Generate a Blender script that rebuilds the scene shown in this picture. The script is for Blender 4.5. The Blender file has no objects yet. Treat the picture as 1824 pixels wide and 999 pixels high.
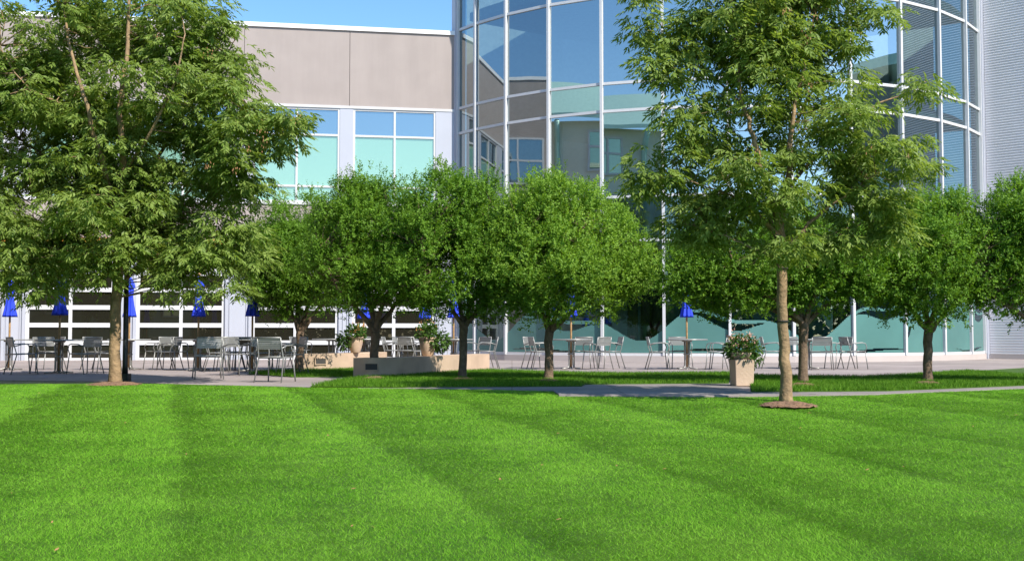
import bpy, math, random
import numpy as np
from math import radians as R, sin, cos, pi, sqrt, atan2
random.seed(7); rng = np.random.default_rng(7)
S = bpy.context.scene
COL = S.collection

# ------------------------------------------------------------------ camera, sky, sun, exposure
FPX, CX, CY, CAMZ, HZ = 2000.0, 912.0, 499.5, 0.85, 597.0
PITCH = math.atan((HZ - CY) / FPX)
cam = bpy.data.cameras.new('camera'); camo = bpy.data.objects.new('camera', cam); COL.objects.link(camo)
cam.sensor_width = 36; cam.lens = 36 * FPX / 1824; cam.clip_end = 3000; cam.clip_start = 0.05
camo.location = (0, 0, CAMZ); camo.rotation_euler = (pi / 2 + PITCH, 0, 0)
S.camera = camo
SUN_EL, SUN_AZ = R(45), R(138)            # azimuth clockwise from +Y (the way the camera looks)
w = bpy.data.worlds.new('World'); S.world = w; w.use_nodes = True
nt = w.node_tree; nt.nodes.clear()
sky = nt.nodes.new('ShaderNodeTexSky'); sky.sky_type = 'NISHITA'; sky.sun_disc = False
sky.sun_elevation = SUN_EL; sky.sun_rotation = SUN_AZ; sky.altitude = 900; sky.air_density = 1.0; sky.dust_density = 0.5; sky.ozone_density = 2.0
hs = nt.nodes.new('ShaderNodeHueSaturation'); hs.inputs['Saturation'].default_value = 1.2
bg = nt.nodes.new('ShaderNodeBackground'); bg.inputs['Strength'].default_value = 0.116
wo = nt.nodes.new('ShaderNodeOutputWorld')
nt.links.new(sky.outputs[0], hs.inputs['Color']); nt.links.new(hs.outputs[0], bg.inputs['Color']); nt.links.new(bg.outputs[0], wo.inputs['Surface'])
sun = bpy.data.lights.new('sun', 'SUN'); sun.energy = 3.6; sun.angle = R(0.53); sun.color = (1.0, 0.95, 0.86)
suno = bpy.data.objects.new('sun', sun); COL.objects.link(suno)
sd = (sin(SUN_AZ) * cos(SUN_EL), cos(SUN_AZ) * cos(SUN_EL), sin(SUN_EL))
from mathutils import Vector, Matrix
suno.rotation_euler = Vector(sd).to_track_quat('Z', 'Y').to_euler(); suno.location = (30, -20, 40)
S.view_settings.view_transform = 'Standard'; S.view_settings.look = 'None'
S.view_settings.gamma = 1; S.view_settings.use_curve_mapping = False; S.view_settings.exposure = 1.1
S.cycles.max_bounces = 8; S.cycles.transparent_max_bounces = 12

# ------------------------------------------------------------------ pixel -> world
def ray(px, py):
    a = (px - CX) / FPX; b = (CY - py) / FPX
    return (a, cos(PITCH) - b * sin(PITCH), sin(PITCH) + b * cos(PITCH))
def P(px, py, Y):
    d = ray(px, py); k = Y / d[1]
    return Vector((d[0] * k, Y, CAMZ + d[2] * k))
def G(px, py, z=0.0):
    d = ray(px, py); k = (z - CAMZ) / d[2]
    return Vector((d[0] * k, d[1] * k, z))
def X(px, Y): return (px - CX) / FPX * Y

# ------------------------------------------------------------------ materials
def mat(name):
    m = bpy.data.materials.new(name); m.use_nodes = True
    return m, m.node_tree.nodes, m.node_tree.links, m.node_tree.nodes['Principled BSDF']
def simple(name, c, rough=0.6, metal=0.0, var=0.12, scale=6.0, bump=0.0, bscale=60.0, spec=0.5, coords='Object', detail=4):
    m, n, l, p = mat(name)
    tc = n.new('ShaderNodeTexCoord'); no = n.new('ShaderNodeTexNoise'); no.inputs['Scale'].default_value = scale; no.inputs['Detail'].default_value = detail
    l.new(tc.outputs[coords], no.inputs['Vector'])
    r = n.new('ShaderNodeValToRGB'); r.color_ramp.elements[0].position = 0.3; r.color_ramp.elements[1].position = 0.7
    r.color_ramp.elements[0].color = [x * (1 - var) for x in c] + [1]; r.color_ramp.elements[1].color = [min(1, x * (1 + var)) for x in c] + [1]
    l.new(no.outputs['Fac'], r.inputs['Fac']); l.new(r.outputs['Color'], p.inputs['Base Color'])
    p.inputs['Roughness'].default_value = rough; p.inputs['Metallic'].default_value = metal; p.inputs['Specular IOR Level'].default_value = spec
    if bump:
        n2 = n.new('ShaderNodeTexNoise'); n2.inputs['Scale'].default_value = bscale; n2.inputs['Detail'].default_value = 6
        l.new(tc.outputs[coords], n2.inputs['Vector'])
        b = n.new('ShaderNodeBump'); b.inputs['Strength'].default_value = bump; b.inputs['Distance'].default_value = 0.02
        l.new(n2.outputs['Fac'], b.inputs['Height']); l.new(b.outputs['Normal'], p.inputs['Normal'])
    return m
def leafmat(name, c0, c1, trans=0.35, rough=0.45, tint=(1.3, 1.25, 0.6), clump=1.3):
    m, n, l, p = mat(name)
    g = n.new('ShaderNodeNewGeometry'); tc = n.new('ShaderNodeTexCoord')
    no = n.new('ShaderNodeTexNoise'); no.inputs['Scale'].default_value = clump; no.inputs['Detail'].default_value = 2
    l.new(tc.outputs['Object'], no.inputs['Vector'])
    mx = n.new('ShaderNodeMath'); mx.operation = 'MULTIPLY_ADD'; mx.inputs[1].default_value = 0.6; l.new(g.outputs['Random Per Island'], mx.inputs[0])
    m2 = n.new('ShaderNodeMath'); m2.operation = 'MULTIPLY_ADD'; m2.inputs[1].default_value = 0.9; m2.inputs[2].default_value = -0.25; l.new(no.outputs['Fac'], m2.inputs[0]); l.new(m2.outputs[0], mx.inputs[2])
    r = n.new('ShaderNodeValToRGB'); r.color_ramp.elements[0].position = 0.1; r.color_ramp.elements[1].position = 0.95
    r.color_ramp.elements[0].color = (*c0, 1); r.color_ramp.elements[1].color = (*c1, 1)
    l.new(mx.outputs[0], r.inputs['Fac']); l.new(r.outputs['Color'], p.inputs['Base Color'])
    p.inputs['Roughness'].default_value = rough; p.inputs['Specular IOR Level'].default_value = 0.22
    t = n.new('ShaderNodeBsdfTranslucent')
    mu = n.new('ShaderNodeMix'); mu.data_type = 'RGBA'; mu.blend_type = 'MULTIPLY'; mu.inputs[0].default_value = 1
    l.new(r.outputs['Color'], mu.inputs[6]); mu.inputs[7].default_value = (*tint, 1); l.new(mu.outputs[2], t.inputs['Color'])
    ms = n.new('ShaderNodeMixShader'); ms.inputs[0].default_value = trans
    l.new(p.outputs[0], ms.inputs[1]); l.new(t.outputs[0], ms.inputs[2]); l.new(ms.outputs[0], n['Material Output'].inputs['Surface'])
    return m
def glassmat(name, gloss, base, trans_tint=None, f0=0.4, f1=0.95, wob=0.0):
    """coated building glass: mirror coat over either a see-through tint or a solid body (blind / spandrel)"""
    m, n, l, p = mat(name)
    gl = n.new('ShaderNodeBsdfGlossy'); gl.inputs['Color'].default_value = (*gloss, 1); gl.inputs['Roughness'].default_value = 0.0
    if trans_tint:
        b = n.new('ShaderNodeBsdfTransparent'); b.inputs['Color'].default_value = (*trans_tint, 1)
    else:
        b = n.new('ShaderNodeBsdfDiffuse'); b.inputs['Color'].default_value = (*base, 1)
    fr = n.new('ShaderNodeLayerWeight'); fr.inputs['Blend'].default_value = 0.25
    mr = n.new('ShaderNodeMapRange'); mr.inputs['To Min'].default_value = f0; mr.inputs['To Max'].default_value = f1
    l.new(fr.outputs['Fresnel'], mr.inputs['Value'])
    if wob:
        tc = n.new('ShaderNodeTexCoord'); no = n.new('ShaderNodeTexNoise'); no.inputs['Scale'].default_value = 0.55; no.inputs['Detail'].default_value = 0.5
        l.new(tc.outputs['Object'], no.inputs['Vector'])
        bp = n.new('ShaderNodeBump'); bp.inputs['Strength'].default_value = 1; bp.inputs['Distance'].default_value = wob
        l.new(no.outputs['Fac'], bp.inputs['Height']); l.new(bp.outputs['Normal'], gl.inputs['Normal'])
    ms = n.new('ShaderNodeMixShader'); l.new(mr.outputs[0], ms.inputs[0]); l.new(b.outputs[0], ms.inputs[1]); l.new(gl.outputs[0], ms.inputs[2])
    l.new(ms.outputs[0], n['Material Output'].inputs['Surface'])
    return m
M = {}
M['beige'] = simple('beige_panel', (0.350, 0.298, 0.274), 0.85, var=0.05, scale=1.2, bump=0.15, bscale=40)
M['joint'] = simple('dark_joint', (0.12, 0.1, 0.09), 0.9)
M['white'] = simple('white_metal_panel', (0.41, 0.425, 0.48), 0.45, var=0.03, scale=0.8)
M['frame'] = simple('white_frame', (0.58, 0.58, 0.585), 0.4, var=0.03)
M['cap'] = simple('white_cap', (0.82, 0.82, 0.82), 0.5, var=0.02)
M['corr'] = simple('corrugated_metal', (0.69, 0.67, 0.68), 0.4, metal=0.2, var=0.05, scale=0.7)
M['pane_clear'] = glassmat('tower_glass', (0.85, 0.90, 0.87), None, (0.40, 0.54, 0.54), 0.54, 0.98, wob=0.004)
M['pane_side_dimmed'] = glassmat('dimmed_side_tower_glass', (0.80, 0.88, 0.90), None, (0.22, 0.34, 0.34), 0.34, 0.9, wob=0.004)  # same glass for the end bays, with their dim reflections set into it
M['pane_low'] = glassmat('lower_glass', (0.60, 0.72, 0.72), None, (0.26, 0.44, 0.42), 0.2, 0.9, wob=0.003)
M['pane_blue'] = glassmat('spandrel_glass', (0.56, 0.66, 0.70), (0.07, 0.11, 0.14), None, 0.5, 0.95)
M['pane_mint'] = glassmat('blind_glass', (0.70, 0.78, 0.58), (0.21, 0.38, 0.29), None, 0.40, 0.95)
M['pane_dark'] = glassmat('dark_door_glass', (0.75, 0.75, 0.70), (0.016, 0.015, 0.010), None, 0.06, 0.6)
M['film'] = simple('frosted_teal_film', (0.080, 0.190, 0.172), 0.25, var=0.10, scale=0.9)
M['interior'] = simple('interior_plaster', (0.52, 0.53, 0.52), 0.9)
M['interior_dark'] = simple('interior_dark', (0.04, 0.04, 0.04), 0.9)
M['curtain'] = simple('brown_curtain', (0.10, 0.06, 0.04), 0.9, var=0.4, scale=4)
M['orange'] = simple('orange_header', (0.65, 0.26, 0.03), 0.6)
M['concrete'] = simple('patio_concrete', (0.30, 0.25, 0.235), 0.9, var=0.10, scale=0.9, bump=0.2, bscale=30)
M['path'] = simple('path_concrete', (0.235, 0.21, 0.195), 0.9, var=0.14, scale=1.7, bump=0.2, bscale=30)
M['kerb'] = simple('pale_curb', (0.44, 0.385, 0.36), 0.85, var=0.05, scale=1.0)
M['seatwall'] = simple('cast_concrete', (0.46, 0.335, 0.235), 0.9, var=0.14, scale=2.2, bump=0.25, bscale=25)
M['recess'] = simple('dark_recess', (0.05, 0.045, 0.04), 0.8)
M['alu'] = simple('aluminium', (0.27, 0.27, 0.255), 0.42, metal=0.4, var=0.06)
M['tabletop'] = simple('grey_tabletop', (0.33, 0.33, 0.31), 0.35, metal=0.3, var=0.06)
M['steel'] = simple('dull_steel', (0.30, 0.29, 0.27), 0.4, metal=0.6, var=0.1)
M['wood'] = simple('tan_wood', (0.40, 0.235, 0.10), 0.6, var=0.25, scale=14)
M['blue'] = simple('blue_canvas', (0.016, 0.05, 0.62), 0.75, var=0.12, scale=8)
M['black'] = simple('black_paint', (0.012, 0.013, 0.012), 0.45)
M['lampglass'] = simple('opal_lamp', (0.6, 0.6, 0.55), 0.3)
M['terracotta'] = simple('pale_clay', (0.50, 0.36, 0.25), 0.85, var=0.12, scale=7, bump=0.15)
M['soil'] = simple('dark_soil', (0.03, 0.02, 0.014), 0.95)
M['mulch'] = simple('brown_mulch', (0.20, 0.115, 0.065), 0.95, var=0.5, scale=40, bump=0.8, bscale=90)
M['bark_ash'] = simple('ash_bark', (0.25, 0.165, 0.085), 0.9, var=0.35, scale=9, bump=0.9, bscale=26)
M['bark_pear'] = simple('pear_bark', (0.16, 0.105, 0.065), 0.9, var=0.4, scale=12, bump=0.9, bscale=40)
M['tape'] = simple('dark_tie', (0.03, 0.025, 0.02), 0.8)
M['leaf_ash'] = leafmat('ash_leaf', (0.110, 0.190, 0.025), (0.320, 0.410, 0.105), 0.48, 0.42)
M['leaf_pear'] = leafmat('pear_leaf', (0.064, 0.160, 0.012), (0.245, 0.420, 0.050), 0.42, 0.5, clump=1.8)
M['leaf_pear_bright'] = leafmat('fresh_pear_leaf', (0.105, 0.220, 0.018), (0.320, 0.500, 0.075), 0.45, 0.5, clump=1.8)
M['leaf_pot'] = leafmat('pot_leaf', (0.03, 0.075, 0.012), (0.10, 0.19, 0.03), 0.25)
M['seed'] = simple('brown_seed', (0.30, 0.15, 0.06), 0.8, var=0.3)
M['petal'] = simple('dusty_pink_petal', (0.40, 0.22, 0.16), 0.8, var=0.35, scale=30)
M['petal2'] = simple('orange_petal', (0.55, 0.25, 0.08), 0.8, var=0.35, scale=30)
M['rstone'] = simple('grey_green_wall', (0.66, 0.66, 0.55), 0.9, var=0.04, scale=0.6)
M['rroof'] = simple('pale_green_metal_roof', (0.36, 0.56, 0.50), 0.45, metal=0.2, var=0.05)
M['rdark'] = simple('grey_block_wall', (0.20, 0.21, 0.20), 0.9)
M['wood_far'] = leafmat('far_leaf', (0.03, 0.06, 0.012), (0.08, 0.13, 0.03), 0.2)
M['hill'] = simple('dry_ground', (0.12, 0.16, 0.05), 0.95, var=0.2, scale=0.05)

m_ = M['beige']; n_ = m_.node_tree.nodes; l_ = m_.node_tree.links; p_ = n_['Principled BSDF']
src = p_.inputs['Base Color'].links[0].from_socket; tc_ = n_.new('ShaderNodeTexCoord'); mp_ = n_.new('ShaderNodeMapping'); mp_.inputs['Scale'].default_value = (1.4, 1.4, 0.12); l_.new(tc_.outputs['Object'], mp_.inputs['Vector'])
st_ = n_.new('ShaderNodeTexNoise'); st_.inputs['Scale'].default_value = 1.0; st_.inputs['Detail'].default_value = 8; st_.inputs['Roughness'].default_value = 0.7; l_.new(mp_.outputs[0], st_.inputs['Vector'])
mr_ = n_.new('ShaderNodeMapRange'); mr_.inputs['From Min'].default_value = 0.3; mr_.inputs['From Max'].default_value = 0.6; mr_.inputs['To Min'].default_value = 0.90; mr_.inputs['To Max'].default_value = 1.0; l_.new(st_.outputs['Fac'], mr_.inputs['Value'])
mv_ = n_.new('ShaderNodeVectorMath'); mv_.operation = 'SCALE'; l_.new(src, mv_.inputs[0]); l_.new(mr_.outputs[0], mv_.inputs['Scale']); l_.new(mv_.outputs[0], p_.inputs['Base Color'])
for nm_, sc_ in (('concrete', 3.0), ('path', 1.6)):
    m_ = M[nm_]; n_ = m_.node_tree.nodes; l_ = m_.node_tree.links; p_ = n_['Principled BSDF']
    src = p_.inputs['Base Color'].links[0].from_socket; tc_ = n_.new('ShaderNodeTexCoord'); bt = n_.new('ShaderNodeTexBrick'); l_.new(tc_.outputs['Object'], bt.inputs['Vector'])
    bt.offset = 0; bt.inputs['Scale'].default_value = 1.0; bt.inputs['Brick Width'].default_value = sc_; bt.inputs['Row Height'].default_value = sc_; bt.inputs['Mortar Size'].default_value = 0.010
    bt.inputs['Color1'].default_value = (1,1,1,1); bt.inputs['Color2'].default_value = (0.90,0.90,0.90,1); bt.inputs['Mortar'].default_value = (0.55,0.53,0.5,1)
    st_ = n_.new('ShaderNodeTexNoise'); st_.inputs['Scale'].default_value = 0.35; st_.inputs['Detail'].default_value = 8; st_.inputs['Roughness'].default_value = 0.7; l_.new(tc_.outputs['Object'], st_.inputs['Vector'])
    mr_ = n_.new('ShaderNodeMapRange'); mr_.inputs['From Min'].default_value = 0.35; mr_.inputs['From Max'].default_value = 0.65; mr_.inputs['To Min'].default_value = 0.78; mr_.inputs['To Max'].default_value = 1.08; l_.new(st_.outputs['Fac'], mr_.inputs['Value'])
    mx_ = n_.new('ShaderNodeMix'); mx_.data_type = 'RGBA'; mx_.blend_type = 'MULTIPLY'; mx_.inputs[0].default_value = 1; l_.new(src, mx_.inputs[6]); l_.new(bt.outputs['Color'], mx_.inputs[7])
    mv_ = n_.new('ShaderNodeVectorMath'); mv_.operation = 'SCALE'; l_.new(mx_.outputs[2], mv_.inputs[0]); l_.new(mr_.outputs[0], mv_.inputs['Scale']); l_.new(mv_.outputs[0], p_.inputs['Base Color'])
def grassmat(name, blades, dk=1.0):
    """mown turf; the pressed wheel lanes of the mower are a slightly different sward"""
    m, n, l, p = mat(name)
    tc = n.new('ShaderNodeTexCoord')
    g = n.new('ShaderNodeNewGeometry')
    no = n.new('ShaderNodeTexNoise'); no.inputs['Scale'].default_value = 0.9; no.inputs['Detail'].default_value = 5; no.inputs['Roughness'].default_value = 0.65
    l.new(tc.outputs['Object'], no.inputs['Vector'])
    r = n.new('ShaderNodeValToRGB'); r.color_ramp.elements[0].position = 0.25; r.color_ramp.elements[1].position = 0.8
    if blades:
        c0, c1 = [tuple(x*dk for x in q) for q in ((0.060, 0.215, 0.004), (0.262, 0.515, 0.046))]
        m1 = n.new('ShaderNodeMath'); m1.operation = 'MULTIPLY_ADD'; m1.inputs[1].default_value = 0.55; l.new(g.outputs['Random Per Island'], m1.inputs[0])
        m2 = n.new('ShaderNodeMath'); m2.operation = 'MULTIPLY'; m2.inputs[1].default_value = 0.5; l.new(no.outputs['Fac'], m2.inputs[0]); l.new(m2.outputs[0], m1.inputs[2])
        l.new(m1.outputs[0], r.inputs['Fac'])
    else:
        c0, c1 = (0.03, 0.07, 0.004), (0.065, 0.13, 0.010)
        l.new(no.outputs['Fac'], r.inputs['Fac'])
    r.color_ramp.elements[0].color = (*c0, 1); r.color_ramp.elements[1].color = (*c1, 1)
    p.inputs['Roughness'].default_value = 0.55; p.inputs['Specular IOR Level'].default_value = 0.12
    l.new(r.outputs['Color'], p.inputs['Base Color'])
    if blades:
        t = n.new('ShaderNodeBsdfTranslucent'); l.new(r.outputs['Color'], t.inputs['Color'])
        ms = n.new('ShaderNodeMixShader'); ms.inputs[0].default_value = 0.35
        l.new(p.outputs[0], ms.inputs[1]); l.new(t.outputs[0], ms.inputs[2]); l.new(ms.outputs[0], n['Material Output'].inputs['Surface'])
    return m
M['turf'] = grassmat('turf_soil', False); M['blade'] = grassmat('grass_blade', True); M['blade_long_shaded'] = grassmat('shade_darkened_long_blade', True, 0.62)  # strip blades: long grass whose colour is darkened to carry tree shade

# ------------------------------------------------------------------ mesh helpers
class MB:
    def __init__(s): s.v = []; s.f = []; s.smooth = []
    def add(s, vs, fs, smooth=False):
        o = len(s.v); s.v += [tuple(v) for v in vs]; s.f += [tuple(i + o for i in f) for f in fs]; s.smooth += [smooth] * len(fs)
    def box(s, x0, x1, y0, y1, z0, z1):
        s.add([(x0,y0,z0),(x1,y0,z0),(x1,y1,z0),(x0,y1,z0),(x0,y0,z1),(x1,y0,z1),(x1,y1,z1),(x0,y1,z1)],
              [(0,3,2,1),(4,5,6,7),(0,1,5,4),(1,2,6,5),(2,3,7,6),(3,0,4,7)]); return s
    def obox(s, a, b, wx, wz):                       # bar from a to b
        return s.tube([a, b], [wx, wx], 4)
    def tube(s, pts, rad, n=8, cap=True, smooth=True):
        pts = [Vector(p) for p in pts]; k = len(pts); vs = []; fs = []
        if not hasattr(rad, '__len__'): rad = [rad] * k
        t0 = (pts[1] - pts[0]).normalized(); up = Vector((0,0,1)) if abs(t0.z) < 0.9 else Vector((1,0,0))
        a = t0.cross(up).normalized()
        for i in range(k):
            t = (pts[min(i+1,k-1)] - pts[max(i-1,0)])
            t = t.normalized() if t.length > 1e-9 else t0
            a = (a - t * a.dot(t)); a = a.normalized() if a.length > 1e-6 else t.orthogonal().normalized()
            b = t.cross(a)
            for j in range(n):
                th = 2*pi*j/n; vs.append(pts[i] + (a*cos(th) + b*sin(th)) * rad[i])
        for i in range(k-1):
            for j in range(n):
                fs.append((i*n+j, i*n+(j+1)%n, (i+1)*n+(j+1)%n, (i+1)*n+j))
        if cap: fs.append(tuple(range(n))[::-1]); fs.append(tuple((k-1)*n+j for j in range(n)))
        s.add(vs, fs, smooth); return s
    def lathe(s, prof, n=24, c=(0,0,0), flute=0.0, nf=8, cap=True):
        vs = []; fs = []
        for i,(r,z) in enumerate(prof):
            for j in range(n):
                th = 2*pi*j/n; rr = r*(1+flute*cos(nf*th)) if r > 0.02 else r
                vs.append((c[0]+rr*cos(th), c[1]+rr*sin(th), c[2]+z))
        for i in range(len(prof)-1):
            for j in range(n): fs.append((i*n+j, i*n+(j+1)%n, (i+1)*n+(j+1)%n, (i+1)*n+j))
        if cap: fs.append(tuple(range(n))[::-1]); fs.append(tuple((len(prof)-1)*n+j for j in range(n)))
        s.add(vs, fs, True); return s
    def poly(s, pts, z0, z1):                         # vertical prism of a ground polygon
        k = len(pts); vs = [(p[0],p[1],z0) for p in pts] + [(p[0],p[1],z1) for p in pts]
        fs = [tuple(range(k))[::-1], tuple(range(k,2*k))] + [(i,(i+1)%k,k+(i+1)%k,k+i) for i in range(k)]
        s.add(vs, fs); return s
    def mesh(s, name, m, off=(0,0,0)):
        me = bpy.data.meshes.new(name)
        me.from_pydata([(v[0]-off[0], v[1]-off[1], v[2]-off[2]) for v in s.v], [], s.f)
        me.polygons.foreach_set('use_smooth', s.smooth); me.materials.append(m); me.update(); return me
    def build(s, name, m, parent=None, off=(0,0,0), loc=None, bevel=0.0):
        o = bpy.data.objects.new(name, s.mesh(name, m, off)); COL.objects.link(o)
        if parent: o.parent = parent
        if loc: o.location = loc
        if bevel:
            b = o.modifiers.new('bevel', 'BEVEL'); b.width = bevel; b.segments = 2; b.limit_method = 'ANGLE'
        return o
def npmesh(name, V, F, m, parent=None, smooth=False):
    """V (n,3) float, F (m,k) int: one mesh from arrays"""
    me = bpy.data.meshes.new(name); k = F.shape[1]
    me.vertices.add(len(V)); me.vertices.foreach_set('co', np.ascontiguousarray(V, dtype=np.float32).ravel())
    me.loops.add(F.size); me.loops.foreach_set('vertex_index', np.ascontiguousarray(F, dtype=np.int32).ravel())
    me.polygons.add(len(F)); me.polygons.foreach_set('loop_start', np.arange(0, F.size, k, dtype=np.int32))
    me.polygons.foreach_set('use_smooth', np.full(len(F), smooth)); me.materials.append(m); me.update(calc_edges=True)
    o = bpy.data.objects.new(name, me); COL.objects.link(o)
    if parent: o.parent = parent
    return o
def tag(o, label=None, cat=None, group=None, kind=None):
    if label: o['label'] = label
    if cat: o['category'] = cat
    if group: o['group'] = group
    if kind: o['kind'] = kind
    return o
def thing(name, label, cat, loc=(0,0,0), rz=0, group=None):
    o = bpy.data.objects.new(name, None); COL.objects.link(o); o.location = loc; o.rotation_euler = (0,0,rz); o.empty_display_size = 0.2
    return tag(o, label, cat, group)
def dup(root, loc, rz, label, group=None):
    r = root.copy(); COL.objects.link(r); r.location = loc; r.rotation_euler = (0,0,rz); r['label'] = label
    if group: r['group'] = group
    for ch in list(root.children):
        c = ch.copy(); COL.objects.link(c); c.parent = r
        for g in list(ch.children):
            d = g.copy(); COL.objects.link(d); d.parent = c
    return r
def inpoly(x, y, poly):
    ins = np.zeros(x.shape, bool); n = len(poly)
    for i in range(n):
        x0,y0 = poly[i][0],poly[i][1]; x1,y1 = poly[(i+1)%n][0],poly[(i+1)%n][1]
        c = ((y0 > y) != (y1 > y)); ins ^= c & (x < (x1-x0)*(y-y0)/((y1-y0) if y1 != y0 else 1e-9) + x0)
    return ins

# ------------------------------------------------------------------ ground
YB, SL = 16.3, 0.026
def lawn_z(y): return -SL * np.clip(YB - y, 0, 32)
ys = [-600, -60] + list(np.linspace(-15.7, 16.3, 17)) + [30, 60, 200, 900]
xs = [-900, -200, -60, -30, 0, 30, 60, 200, 900]
V = np.array([(x, y, float(lawn_z(np.array(y)))) for y in ys for x in xs]); nx = len(xs)
F = np.array([(j*nx+i, j*nx+i+1, (j+1)*nx+i+1, (j+1)*nx+i) for j in range(len(ys)-1) for i in range(nx-1)])
tag(npmesh('lawn_ground', V, F, M['turf']), kind='structure')
front = [(-260,677),(0,678),(200,680.5),(330,685),(560,690.5),(860,694),(985,697),(996,704.5),(1330,705.5),(1560,703),(1824,692.5),(2200,680)]
fpts = [G(*p) for p in front]
fpts[-1] = Vector((24, fpts[-1].y + 1, 0))
patio_poly = [(-26, fpts[0].y)] + [(p.x, p.y) for p in fpts] + [(34, 26), (34, 41), (-26, 41)]
tag(MB().poly(patio_poly, -0.08, 0.012).build('patio', M['concrete']), kind='structure')
# walkway in front of the planting strips
walk = [(640,690.9),(860,693.6),(985,696.5),(996,704.2),(1330,705),(1560,702.6),(1824,692.2),(2190,680.2),(2190,676),(1824,688.6),(1560,699),(1338,700.6),(1300,684.6),(1040,686),(1036,690),(860,690.6),(640,689.6)]
tag(MB().poly([G(*p) for p in walk], -0.05, 0.018).build('walkway', M['path']), kind='structure')
strips = [[(553,690.6),(700,692),(860,691.3),(1036,690.2),(1043,686.6),(1298,684.4),(1303,666.5),(1100,668),(963,665),(873,661.5),(830,663.5),(756,668.5),(710,672.5),(640,675),(600,681)],
          [(1338,700.4),(1580,698.8),(1824,688.8),(2000,683),(2000,650),(1824,657),(1700,664.5),(1610,671),(1535,674),(1400,672.5),(1337,671)],
          [(441,667.5),(480,663.5),(540,660.5),(629,655.8),(632,672.5),(520,673)]]
strip_polys = [[(G(*p).x, G(*p).y) for p in s] for s in strips]
for sp in strip_polys:
    tag(MB().poly(sp, -0.03, 0.03).build('planting_strip', M['turf']), kind='structure')

# mown grass: every blade is a little leaning triangle
def blades(px, py, z, h, wd, lean_dir, lean):
    n = len(px); a = rng.uniform(0, 2*pi, n)
    ox, oy = np.cos(a)*wd/2, np.sin(a)*wd/2
    la = lean_dir + rng.normal(0, 0.7, n); lx, ly = np.cos(la)*lean*h, np.sin(la)*lean*h
    V = np.empty((n,3,3))
    V[:,0] = np.stack([px-ox, py-oy, z], 1); V[:,1] = np.stack([px+ox, py+oy, z], 1); V[:,2] = np.stack([px+lx, py+ly, z+h], 1)
    return V.reshape(-1,3)
SD = -0.305; SN = sqrt(1+SD*SD); PER = 1.78
Yg = np.linspace(3.4, 19.6, 600); wgt = (0.96*Yg + 3) * (6/np.maximum(Yg,5))**1.25
cdf = np.cumsum(wgt); cdf /= cdf[-1]
N = 1300000
by = np.interp(rng.random(N), cdf, Yg); bx = (rng.random(N)-0.5) * (0.98*by + 3)
keep = ~inpoly(bx, by, patio_poly); bx, by = bx[keep], by[keep]
def patch(x, y, f, seed):
    r_ = np.random.default_rng(seed); v = 0
    for k in range(7):
        a_ = r_.uniform(0, 2*pi); q = f*r_.uniform(0.5, 1.8); v = v + np.sin((x*cos(a_)+y*sin(a_))*q*2*pi + r_.uniform(0,6.3))
    return v/2.65
u = (bx - SD*by)/SN
ph = ((u - 0.083 + 0.05*patch(bx,by,0.35,3) + 0.04*patch(bx,by,1.7,4) + rng.normal(0,0.05,len(bx))) / PER) % 1.0
# the mower leaves the blades lying over: most towards the viewer just past each lane edge, gradually the other way across the lane
strk = patch(u, by*0.04, 1.1, 21)
lane = np.floor((u-0.083)/PER)
half = np.clip((ph-0.44)/0.5,-0.02,1)
L_ = -1.25*np.exp(-(ph/0.11)**1.1) - (0.45+0.4*np.sin(lane*2.4+1))*np.exp(-(np.abs(half)/0.16)**1.2)*(ph>0.43) + 1.1*np.clip((ph-0.35)/0.55,0,1)*np.clip((1-ph)/0.06,0,1) + 0.22*strk + 0.26*patch(bx,by,0.45,5) + 0.22*patch(bx*0.6,by,1.9,6)
rut = np.exp(-(np.minimum(ph,1-ph)/0.022)**2) * np.clip(0.2+0.9*patch(bx,by,0.6,9),0,1)
h = rng.uniform(0.010, 0.022, len(bx)) * (1 - 0.75*rut) * (1+0.15*patch(bx,by,1.5,8))
wd = 0.0027 * (np.maximum(by,5)/6)**0.85 * rng.uniform(0.7,1.4,len(bx))
dx_, dy_ = SD/SN, 1/SN
vx = L_*dx_ + rng.normal(0,1.15,len(bx)); vy = L_*dy_*1.25 + rng.normal(0,1.15,len(bx))
V1 = blades(bx, by, lawn_z(by) - 0.002, h, wd, 0, 0)
V1 = V1.reshape(-1,3,3); V1[:,2,0] += vx*h; V1[:,2,1] += vy*h; V1 = V1.reshape(-1,3)
# unmown edges in the strips
vs = [V1]
for sp in strip_polys:
    a = np.array(sp); x0,y0 = a.min(0); x1,y1 = a.max(0); x1 = min(x1, 10.5)
    n = int((x1-x0)*(y1-y0)*1500); qx = rng.uniform(x0,x1,n); qy = rng.uniform(y0,y1,n); k = inpoly(qx,qy,sp); qx,qy = qx[k],qy[k]
    vs.append(blades(qx, qy, np.full(len(qx),0.028), rng.uniform(0.04,0.085,len(qx)), 0.009*rng.uniform(0.7,1.3,len(qx)), rng.uniform(0,6.3,len(qx)), rng.uniform(0.2,0.9,len(qx))))
VS = np.concatenate(vs[1:]); V1 = vs[0]
tag(npmesh('strip_grass', VS, np.arange(len(VS)).reshape(-1,3), M['blade_long_shaded']), kind='stuff', label='longer grass in the planting strips, coloured darker for tree shade')
go = npmesh('grass', V1, np.arange(len(V1)).reshape(-1,3), M['blade']); tag(go, kind='stuff', label='bright green mown grass in striped lanes')

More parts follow.
